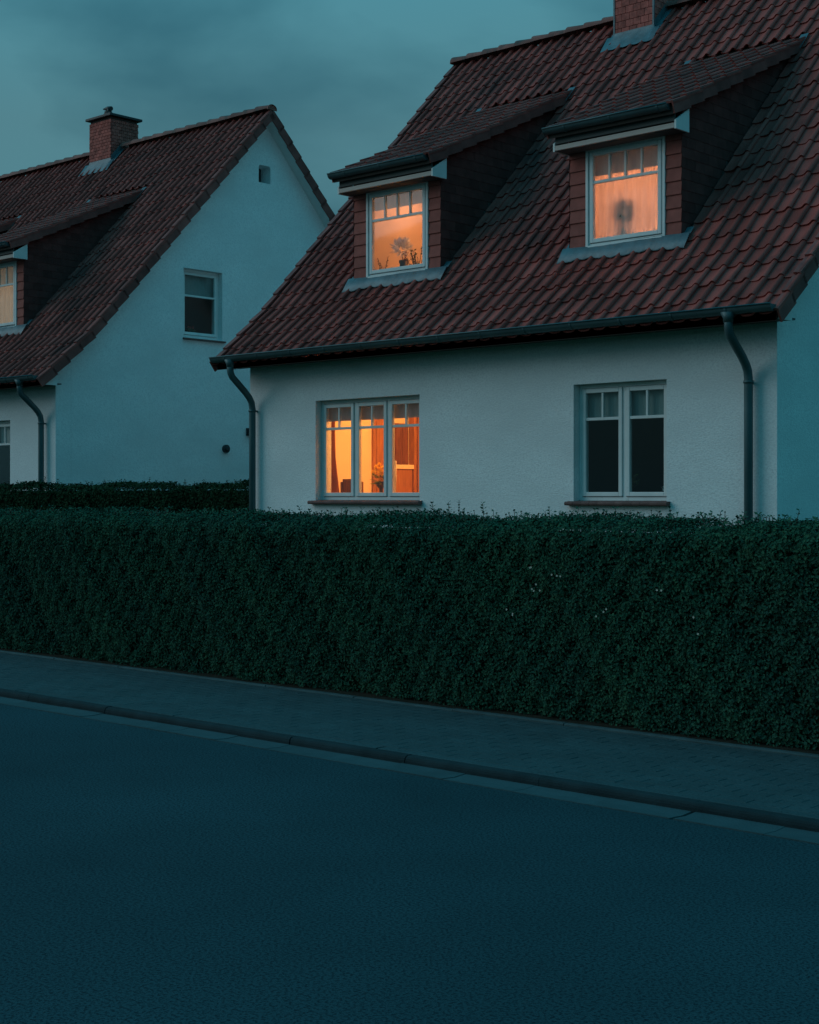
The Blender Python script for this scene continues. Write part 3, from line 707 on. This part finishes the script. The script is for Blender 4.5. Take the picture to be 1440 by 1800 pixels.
    for i in range(n_+1):
        xx = cx0-.12+(cx1-cx0+.24)*i/n_; ph = ((xx-X0)/tw) % 1.0; hg = np.interp(ph, [0,.1,.3,.55,.8,.92,1], [.046,.034,.026,.028,.040,.050,.048])
        A.append((xx, y0, rz(y0)+.036+hg)); B.append((xx, cy0-.012, rz(cy0)+.105)); C_.append((xx, cy0-.008, rz(cy0)+.15 if cx0-.01 < xx < cx1+.01 else rz(cy0)+.08))
    n1 = n_+1; fl.add(A+B+C_, [(i, i+1, n1+i+1, n1+i) for i in range(n_)] + [(n1+i, n1+i+1, 2*n1+i+1, 2*n1+i) for i in range(n_)], True)
    for xa_, xb_ in ((cx1+.006, cx1+.10), (cx0-.10, cx0-.006)):
        ye = min(cy1, RY-.05)
        fl.prism([(cy0-.16, rz(cy0-.16)+.062), (ye, rz(ye)+.066), (ye, rz(ye)+.072), (cy0-.16, rz(cy0-.16)+.07)], 'x', xa_, xb_)
        xs_ = xa_ if xa_ > cx1 else xb_-.004
        fl.prism([(cy0, rz(cy0)+.05), (ye, rz(ye)+.05), (ye, rz(ye)+.20), (cy0, rz(cy0)+.20)], 'x', xs_, xs_+.004)
    fl.build('chimney_flashing', M['lead'], core)
    return H, window
_v = {}
def vme2(vl):
    if 'm' not in _v:
        b = MB(); b.box(0, .020, 0, vl, -.09, .058); b.box(-.07, -.001, 0, vl, .034, .058); _v['m'] = b.mesh('verge_tile', M['verge'])
    return _v['m']

WARM = (1.0, .37, .085); WARM2 = (1.0, .38, .20)
# ------------------------------------------------------------------ the near house
set_roof(18.83, 1.050)
near, _w = build_house('white house on the right with two glowing dormer windows and a lit ground floor window', -7.626, 8.304,
  [dict(x0=-14.585, x1=-12.97, wx0=-14.33, wx1=-13.19, blind=5.56, light=[(-13.2, 15.2, 4.85, 9, (1.0, .33, .07), .12), (-14.0, 15.7, 5.7, 7, (1.0,.36,.17), .15)]),
   dict(x0=-10.85, x1=-9.255, wx0=-10.60, wx1=-9.475, blind=5.50, net=M['net'], light=[(-10.0, 16.0, 5.45, 23, (1.0, .38, .21), .10)])],
  dict(x0=-12.715, x1=-12.022, y0=18.42, y1=19.2, top=9.75, bw=.135, bh=.105, piece='shingle', trim=True),
  [dict(x0=-14.585, x1=-12.672, z0=1.54, z1=2.90, ns=3, ztr=2.515, blind=2.62, bm=M['blind_dark']),
   dict(x0=-10.25, x1=-8.980, z0=1.54, z1=2.90, ns=2, ztr=2.495, blind=2.50, bm=M['blind_teal'])],
  [], 'white gabled houses with red tiled roofs')
# ------------------------------------------------------------------ the far house
set_roof(18.60, 1.10)
far, _w = build_house('white house on the left, farther away, showing its whole blue-white gable with one small window', -20.75, 12.6,
  [dict(x0=-24.46, x1=-22.84, wx0=-24.24, wx1=-23.06, blind=5.45, bm=M['linen'], net=M['linen'], light=[(-23.6, 15.8, 5.3, 8, (1.0, .70, .52), .3)]),
   dict(x0=-28.70, x1=-27.08, wx0=-28.48, wx1=-27.30, blind=5.45, room=M['darkroom'])],
  dict(x0=-25.83, x1=-25.08, y0=18.28, y1=18.98, top=9.42, bw=.105, bh=.066, piece='brick'),
  [dict(x0=-23.39, x1=-22.10, z0=1.54, z1=2.90, ns=2, ztr=2.495, blind=2.50), dict(x0=-30.2, x1=-28.3, z0=1.54, z1=2.90, ns=3, ztr=2.515, blind=2.62)],
  [dict(y0=16.695, y1=17.59, z0=4.44, z1=5.67), dict(y0=18.475, y1=18.77, z0=7.47, z1=7.80, vent=True)],
  'white gabled houses with red tiled roofs')
# round vent cover and the little wall lamp on the far gable
b = MB(); b.tube([(-20.751, 17.658, 2.463), (-20.70, 17.658, 2.463)], .075, 20); b.tube([(-20.71, 17.658, 2.463), (-20.665, 17.658, 2.463)], .05, 20, rads=[.062, .03])
b.build('vent_cover', M['metal'], far)
b = MB(); b.box(-20.75, -20.71, 18.16, 18.26, 2.72, 2.86); b.lathe([(.0,0),(.05,.01),(.055,.05),(.04,.10),(.0,.12)], (-20.66, 18.21, 2.72)); b.tube([(-20.71, 18.21, 2.82), (-20.66, 18.21, 2.85)], .01, 8)
b.build('wall_lamp', M['metal'], far)

# ------------------------------------------------------------------ rooms on the ground floor
def room(H, x0, x1, y0, y1, z0, z1, m, name='room'):
    b = MB(); v = [(x0,y0,z0),(x1,y0,z0),(x1,y1,z0),(x0,y1,z0),(x0,y0,z1),(x1,y0,z1),(x1,y1,z1),(x0,y1,z1)]
    b.add(v, [(0,1,2,3),(7,6,5,4),(2,6,7,3),(0,3,7,4),(1,5,6,2)]); return b.build(name, m, H)
room(near, -15.60, -11.9, 14.325, 17.9, .70, 3.38, M['cream'], 'living_room')
MB().box(-15.59, -11.91, 14.33, 17.89, .702, .72).build('room_floor', M['floorw'], near)
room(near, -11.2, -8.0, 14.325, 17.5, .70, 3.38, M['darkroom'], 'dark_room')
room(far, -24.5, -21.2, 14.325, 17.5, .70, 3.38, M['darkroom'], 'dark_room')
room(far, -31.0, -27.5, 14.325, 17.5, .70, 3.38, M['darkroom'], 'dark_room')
for (x, y, z, p, c, r) in ((-13.6, 15.9, 2.85, 165, WARM, .16),):
    ld = bpy.data.lights.new('room_light', 'POINT'); ld.energy = p; ld.color = c; ld.shadow_soft_size = r
    lo = bpy.data.objects.new('room_light', ld); COL.objects.link(lo); lo.location = (x, y, z); lo.parent = near; lo.matrix_parent_inverse = world_mx(near).inverted()
# room door in the left wall with casing (seen through the middle sash)
door = MB(); door.box(-15.597, -15.56, 16.17, 16.56, .72, 2.95); dr = door.build('room_door', M['wood'], near)
for (z0, z1) in ((1.0, 1.75), (1.9, 2.75)):
    b = MB(); b.box(-15.559, -15.548, 16.23, 16.50, z0, z1); b.build('door_panel', M['wood'], dr, .006)
cab = empty('cabinet', (-15.5, 16.85, .72), 'dark wood cabinet with a pale shelf seen through the lit window near its right end', 'cabinet')
b = MB(); b.box(-15.59, -15.50, 16.60, 16.98, .722, 2.015); b.build('base_unit', M['wood'], cab, .006)
b = MB(); b.box(-15.59, -15.47, 16.59, 16.99, 2.017, 2.085); b.build('shelf', M['cream'], cab, .006)
b = MB(); b.box(-15.59, -15.51, 16.60, 16.90, 2.087, 2.72); b.build('upper_unit', M['wood_d'], cab, .006)
for k in (0, 1): b = MB(); b.box(-15.59, -15.48, 17.0+k*.10, 17.06+k*.10, .722, 2.98); b.build('side_post', M['wood'], cab, .004)
for k in range(2):
    b = MB(); b.box(-15.509, -15.500, 16.61+k*.145, 16.745+k*.145, 2.11, 2.70); b.build('door', M['wood_d'], cab, .004)
# brown curtain at the left of the lit window
b = MB(); A = []; n_ = 22; rows = []
for j, (z, xa, xb) in enumerate(((3.0, -14.73, -14.60), (2.5, -14.73, -14.60), (2.15, -14.73, -14.59), (1.95, -14.73, -14.56), (1.6, -14.72, -14.50), (1.0, -14.72, -14.49))):
    rows.append([(xa+(xb-xa)*i/n_, 14.40+.018*math.sin(i*1.3), z) for i in range(n_+1)])
v = [p for r_ in rows for p in r_]; b.add(v, [(j*(n_+1)+i, j*(n_+1)+i+1, (j+1)*(n_+1)+i+1, (j+1)*(n_+1)+i) for j in range(5) for i in range(n_)], True)
cu = b.build('curtain', M['curtain_b'], origin=(-14.66, 14.40, 1.0)); tag(cu, 'narrow brown curtain hanging inside the left sash of the lit ground floor window', 'curtain')
# chair back
ch = empty('chair', (-14.78, 15.05, .722), 'wooden chair whose dark back shows low in the left sash of the lit window', 'chair')
MT = Matrix.Translation((-14.745, 15.05, .722)) @ Matrix.Rotation(R(4), 4, 'Z')
def chp(name, *bx):
    b = MB(); b.box(*bx, mx=MT); b.build(name, M['wood_d'], ch, .005)
for sx_ in (-.2, .17):
    for sy_ in (-.2, .17): chp('leg', sx_, sx_+.035, sy_, sy_+.035, 0, .43 if sy_ > 0 else 1.08)
chp('seat', -.22, .22, -.163, .22, .432, .47); chp('backrest', -.164, .169, -.192, -.172, .62, 1.12)
# table with the flower bowl and candlestick
tb = empty('table', (-13.75, 14.85, .722), 'small wooden table just inside the lit ground floor window', 'table')
b = MB(); b.box(-14.3, -13.2, 14.56, 15.15, 1.52, 1.56); b.build('table_top', M['wood'], tb, .006)
for xx in (-14.25, -13.3):
    for yy in (14.6, 15.06): MB().box(xx, xx+.05, yy, yy+.05, .722, 1.519).build('leg', M['wood'], tb)
fb = empty('flower_bowl', (-13.96, 14.66, 1.56), 'dark round bowl of yellow flowers in the middle sash of the lit window', 'flower bowl')
b = MB(); b.lathe([(.0,0),(.05,0),(.045,.02),(.025,.07),(.025,.14),(.06,.17),(.08,.20),(.075,.235),(.065,.24),(.0,.22)], (-13.96, 14.66, 1.56)); b.build('bowl', M['ceramic'], fb)
b = MB()
def leafquad(b, c, d, L, W, up):
    d = Vector(d).normalized(); s = d.cross(Vector(up)); s = s.normalized() if s.length > 1e-4 else d.orthogonal().normalized()
    c = Vector(c); b.add([c, c+d*L*.5+s*W, c+d*L, c+d*L*.5-s*W], [(0,1,2,3)])
for i in range(60):
    t = random.uniform(0, 6.28); e_ = random.uniform(-.3, 1.0); d = Vector((math.cos(t), math.sin(t), e_)); leafquad(b, Vector((-13.96, 14.66, 1.80))+d*.05, d, random.uniform(.07, .14), .018, (random.random(), random.random(), 1))
b.build('foliage', M['bouquet_green'], fb)
for i in range(20):
    t = random.uniform(0, 6.28); r_ = random.uniform(.02, .15); c = Vector((-13.96+r_*math.cos(t), 14.66+r_*.7*math.sin(t), 1.87+random.uniform(0, .17)))
    b = MB(); b.tube([(-13.96+.03*math.cos(t), 14.66+.03*math.sin(t), 1.78), c], .003, 5)
    for k in range(9):
        a = 6.28*k/9; leafquad(b, c, (math.cos(a), -.5, math.sin(a)), .045, .015, (0, -1, 0))
    b.lathe([(0,-.008),(.012,-.004),(.013,.006),(0,.012)], c, 8); b.build('flower', M['yellow'], fb)
b = MB(); b.lathe([(.0,0),(.03,0),(.028,.01),(.008,.03),(.010,.2),(.018,.30),(.022,.32),(.014,.33),(.014,.52),(.0,.53)], (-13.86, 14.84, 1.561)); tag(b.build('candlestick', M['ceramic_w'], origin=(-13.86, 14.84, 1.561)), 'pale candlestick standing behind the bowl of yellow flowers', 'candlestick')

# ------------------------------------------------------------------ things behind the dormer windows
dv_ = empty('dried_flower_vase', (-13.85, 14.98, 4.71), 'dark pot with a round pale dried bouquet behind the left dormer window', 'flower vase')
MB().box(-14.30, -13.22, 14.935, 15.10, 4.66, 4.70).build('inner_sill', M['white'], near)
b = MB(); b.lathe([(0,0),(.06,0),(.065,.02),(.058,.10),(.07,.13),(.07,.15),(.05,.15),(0,.13)], (-13.85, 15.0, 4.701)); b.build('pot', M['ceramic'], dv_)
b = MB()
for i in range(420):
    d = Vector((random.gauss(0, 1), random.gauss(0, .8), random.gauss(.35, .8))).normalized()
    c = Vector((-13.85, 14.96, 5.02)); r0 = random.uniform(.03, .09); leafquad(b, c+d*r0, d+Vector((0,0,.5)), random.uniform(.06, .13), .009, (random.random(), random.random(), random.random()))
b.build('bouquet', M['dried'], dv_)
b = MB()
for i in range(8): b.tube([(-13.85+random.uniform(-.02,.02), 15.0, 4.83), (-13.85+random.uniform(-.06,.06), 15.0+random.uniform(-.04,.04), 4.97)], .004, 5)
b.build('stem', M['wood_d'], dv_)
def spray(name, base, h, n, spread, m, label, cat, ls=.05, pot=None):
    e_ = empty(name, base, label, cat)
    if pot: b = MB(); b.lathe([(0,0),(pot*.8,0),(pot,pot*1.5),(pot*.85,pot*1.5),(0,pot*1.3)], base); b.build('pot', M['ceramic_w'], e_)
    b = MB(); s_ = MB()
    for i in range(n):
        a = random.uniform(0, 6.28); k = random.uniform(.3, 1); tip = Vector(base)+Vector((math.cos(a)*spread*k, math.sin(a)*spread*.4*k, h*random.uniform(.5, 1)))
        st = Vector(base)+Vector((0, 0, (pot or 0)*1.3)); mid = st.lerp(tip, .5)+Vector((0, 0, .1*h)); s_.tube([st, mid, tip], .003, 4)
        for j in range(9):
            p = mid.lerp(tip, j/8); leafquad(b, p, (random.uniform(-1,1), random.uniform(-1,1), random.uniform(-.2,1)), ls*random.uniform(.6,1.2), ls*.25, (random.random(), random.random(), 1))
    b.build('foliage', m, e_); s_.build('stem', M['twig'], e_); return e_
spray('house_plant', (-13.80, 15.22, 4.50), .62, 16, .34, M['green'], 'loose leafy plant in the lower right of the left dormer window', 'plant', .05)
spray('twig_plant', (-14.34, 15.10, 4.50), .60, 6, .14, M['twig'], 'thin dark twigs behind the glass left of the dried bouquet', 'plant', .035)
p = spray('silhouette_plant', (-10.19, 15.20, 4.50), .60, 5, .02, M['green'], 'plant in a wide pot, a shadow behind the net curtain of the right dormer', 'potted plant', .04)
for c_ in list(p.children): bpy.data.objects.remove(c_)
b = MB(); b.lathe([(0,0),(.08,0),(.10,.05),(.115,.20),(.105,.27),(.06,.31),(.055,.35),(0,.35)], (-10.15, 15.01, 4.55)); b.build('pot', M['ceramic_w'], p)
b = MB()
for i in range(520):
    d = Vector((random.gauss(0, 1), random.gauss(0, .4), random.gauss(0, .8))).normalized(); leafquad(b, Vector((-10.15, 14.97, 5.05))+Vector((d.x, d.y*.4, d.z))*random.uniform(.02, .10), (d.x, d.y*.4, d.z), random.uniform(.04, .11), .018, (random.random(), random.random(), random.random()))
b.build('foliage', M['green'], p)
MB().box(-10.70, -9.40, 15.0, 15.2, 4.52, 4.549).build('inner_sill', M['white'], near)
# small plants on the inner sills of the dark windows
g = empty('red_geranium', (-20.97, 17.0, 4.50), 'small red flowering plant low behind the window of the far gable', 'plant')
b = MB()
for i in range(60): leafquad(b, (-20.97, 17.02+random.gauss(0,.05), 4.54+random.random()*.08), (random.uniform(-1,1), random.uniform(-1,1), random.random()), .05, .018, (random.random(), random.random(), 1))
b.build('foliage', M['green'], g); b = MB()
for i in range(22): leafquad(b, (-20.95, 17.02+random.gauss(0,.05), 4.62+random.random()*.04), (random.uniform(-1,1), random.uniform(-1,1), random.random()), .035, .015, (random.random(), random.random(), 1))
b.build('petals', M['red'], g)
MB().box(-21.10, -20.87, 16.72, 17.56, 4.46, 4.49).build('inner_sill', M['white'], far)
MB().box(-10.24, -8.99, 14.33, 14.5, 1.56, 1.59).build('inner_sill', M['darkroom'], near)
spray('dark_window_plant', (-9.72, 14.42, 1.59), .26, 10, .12, M['green'], 'dim potted plant in the left pane of the dark ground floor window', 'potted plant', .05, .04)
spray('pale_window_plant', (-9.22, 14.42, 1.59), .12, 12, .14, M['dried'], 'low pale trailing plant in the right pane of the dark window', 'potted plant', .04, .03)

# ------------------------------------------------------------------ hedges
def hedge(path, width, h, nleaf, base, label, leafm, group, sprigs=(), vis=None, lsize=(.017, .034), side=1, r=.16):
    """path: list of (x, y) of the FRONT foot line; hedge grows back from it"""
    path = [Vector((*p, 0)) for p in path]; segs = []; tot = 0
    for a, c in zip(path[:-1], path[1:]): segs.append((a, c, (c-a).length)); tot += (c-a).length
    org = path[0].lerp(path[-1], .5); org.z = base
    Hh = empty('hedge', org, label, 'hedge', group)
    # rounded profile (d = depth back, z), outward normal
    def P(u):
        # u in 0..1 along front(z) -> top -> back
        lens = [h-r, math.pi/2*r, width-2*r, math.pi/2*r, h-r]; L = sum(lens); s = u*L
        if s < lens[0]: return (.05*(1-s/lens[0])*0, s, -1, .05)
        s -= lens[0]
        if s < lens[1]: t = s/r; return (r-r*math.cos(t), h-r+r*math.sin(t), -math.cos(t), math.sin(t))
        s -= lens[1]
        if s < lens[2]: return (r+s, h, 0, 1)
        s -= lens[2]
        if s < lens[3]: t = s/r; return (width-r+r*math.sin(t), h-r+r*math.cos(t), math.sin(t), math.cos(t))
        s -= lens[3]; return (width, h-r-s, 1, .05)
    Ltot = 2*(h-r)+math.pi*r+width-2*r
    # leaves: most on the front, top
    f_front = ((h-r)+math.pi/2*r)/Ltot; f_top = (width-2*r)/Ltot
    n = nleaf; u = np.where(rng.random(n) < .70, rng.random(n)*f_front, np.where(rng.random(n) < .75, f_front+rng.random(n)*f_top, f_front+f_top+rng.random(n)*(1-f_front-f_top)))
    if vis: t = np.where(rng.random(n) < .86, rng.uniform(vis[0], vis[1], n), rng.random(n))
    else: t = rng.random(n)
    V = np.zeros((n, 4, 3)); cum = np.cumsum([0]+[s[2] for s in segs])
    pu = np.array([P(x) for x in np.linspace(0, 1, 800)]); iu = (u*799).astype(int); pr = pu[iu]
    s = t*tot; k = np.clip(np.searchsorted(cum, s, side='right')-1, 0, len(segs)-1)
    A = np.array([list(q[0])[:2] for q in segs]); B = np.array([list(q[1])[:2] for q in segs]); LL = np.array([q[2] for q in segs])
    w = ((s-cum[k])/LL[k])[:, None]; pos = A[k]*(1-w)+B[k]*w; dr_ = (B[k]-A[k])/LL[k][:, None]; bk = np.stack([-dr_[:, 1], dr_[:, 0]], 1)
    bk *= np.sign(bk[:, 1:2])*side; amp = r/.16
    bump = .030*np.sin(s*3.1+pr[:, 1]*2)+.022*np.sin(s*7.7+1.3+pr[:, 1]*5)+.016*np.sin(s*17+pr[:, 1]*13)+.012*np.sin(s*31-pr[:, 1]*23)
    off = bump*amp - rng.random(n)**1.6*.085*amp + (rng.random(n) < .04)*rng.random(n)*.05
    batter = .19*np.clip(1-pr[:, 1]/h, 0, 1)*(pr[:, 0] < r)
    c2 = pos + bk*(pr[:, 0]+pr[:, 2]*off+batter)[:, None]
    c = np.concatenate([c2, (base+pr[:, 1]+pr[:, 3]*off*.8)[:, None]], 1)
    nm = np.concatenate([bk*pr[:, 2:3], pr[:, 3:4]], 1) + rng.normal(0, .45, (n, 3)); nm /= np.linalg.norm(nm, axis=1)[:, None]
    tg = np.cross(nm, rng.normal(0, 1, (n, 3))); tg /= np.linalg.norm(tg, axis=1)[:, None]; bt = np.cross(nm, tg)
    ln = rng.uniform(lsize[0], lsize[1], n)[:, None]; wd = ln*rng.uniform(.24, .36, (n, 1))
    V[:, 0] = c; V[:, 1] = c+tg*ln*.5+bt*wd+nm*wd*.35; V[:, 2] = c+tg*ln; V[:, 3] = c+tg*ln*.5-bt*wd+nm*wd*.35
    idx = np.arange(n)[:, None]*4; F = np.concatenate([np.concatenate([idx, idx+1, idx+2], 1), np.concatenate([idx, idx+2, idx+3], 1)])
    tag(bigmesh('leaves', V.reshape(-1, 3), F, leafm, Hh), kind='stuff')
    # dark woody core
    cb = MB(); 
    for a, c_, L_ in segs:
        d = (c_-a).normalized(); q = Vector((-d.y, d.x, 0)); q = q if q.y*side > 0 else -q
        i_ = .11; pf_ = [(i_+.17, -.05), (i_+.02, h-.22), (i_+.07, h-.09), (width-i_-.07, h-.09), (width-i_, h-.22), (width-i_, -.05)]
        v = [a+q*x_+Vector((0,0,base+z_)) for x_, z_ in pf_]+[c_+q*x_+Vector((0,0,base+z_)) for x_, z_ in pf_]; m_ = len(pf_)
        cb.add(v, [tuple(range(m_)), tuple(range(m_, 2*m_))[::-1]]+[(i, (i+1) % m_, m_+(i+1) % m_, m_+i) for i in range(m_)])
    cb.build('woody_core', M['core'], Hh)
    # shoots above the clipped top
    lf = MB(); st = MB()
    for (sx_, back, hh_) in sprigs:
        # position by x along path
        for a, c_, L_ in segs:
            if min(a.x, c_.x) <= sx_ <= max(a.x, c_.x):
                w_ = (sx_-a.x)/(c_.x-a.x); p0 = a.lerp(c_, w_); break
        else: continue
        p0 = Vector((p0.x, p0.y+back, base+h-.05)); lean = Vector((random.uniform(-.35, .35), random.uniform(-.3, .3), 1)).normalized(); p1 = p0+lean*(hh_+.05); mid = p0.lerp(p1, .5)+Vector((random.uniform(-.01,.01), 0, 0))
        st.tube([p0, mid, p1], .0022, 4); nl = max(3, int(hh_/.018))
        for j in range(nl):
            p_ = (p0.lerp(p1, .25+.75*j/(nl-1))); an = random.uniform(0, 6.28); dn = Vector((math.cos(an), math.sin(an), .6)); lx = random.uniform(.022, .036)
            for sg in (1, -1): leafquad(lf, p_, (dn.x*sg, dn.y*sg, dn.z), lx, lx*.30, (random.uniform(-.4,.4), random.uniform(-1,0), 1))
    if lf.v: tag(lf.build('shoot_leaves', leafm, Hh), kind='stuff'); tag(st.build('shoot_stems', M['twig'], Hh), kind='stuff')
    return Hh
FH = 8.16
sp = []
for i in range(520):
    sp.append((random.uniform(-13.6, -3.2), random.uniform(.1, 1.0), abs(random.gauss(.0, .030))+.015))
for (x_, b_, h_) in ((-9.0,.35,.09),(-8.45,.3,.06),(-7.62,.45,.12),(-7.50,.5,.13),(-7.42,.5,.15),(-7.15,.5,.13),(-6.8,.4,.07),(-6.25,.4,.09),(-5.9,.35,.08),(-5.5,.5,.10),(-5.15,.4,.07),(-4.9,.4,.07),(-4.55,.4,.09),(-9.6,.5,.07),(-10.4,.5,.05)): sp.append((x_, b_, h_))
front = hedge([(-34, FH), (2.5, FH)], 1.15, 1.375, 320000, SW, 'long clipped front hedge beside the pavement, with small shoots sticking up', M['leaf'], 'clipped green hedges', sp, vis=(.535, .865))
def flower_cluster(x, z, n):
    for k in range(n):
        c = Vector((x+random.uniform(-.05, .05), FH-.02+random.uniform(-.015, .01), z+random.uniform(-.03, .03))); b = MB()
        for j in range(5):
            a = 6.28*j/5; leafquad(b, c, (math.cos(a), -.3, math.sin(a)), .009, .004, (0, -1, 0))
        b.build('blossom', M['blossom'], front)
for x, z, n in ((-6.27,.96,4),(-6.48,.79,3),(-5.29,.98,2),(-5.72,.82,3),(-5.03,.86,1),(-6.29,1.09,2),(-6.1,1.07,3),(-5.0,.70,1)): flower_cluster(x, z, n)
spb = [(random.uniform(-27, -16.2), random.uniform(.1, .6), abs(random.gauss(0, .03))+.015) for i in range(150)]
back = hedge([(-42, 12.9), (-20.6, 12.95), (-15.97, 14.35)], .8, 1.745, 110000, .03, 'shorter dark hedge farther back, in the gap between the two houses', M['leaf2'], 'clipped green hedges', spb, vis=(.42, 1.0), lsize=(.03, .055))
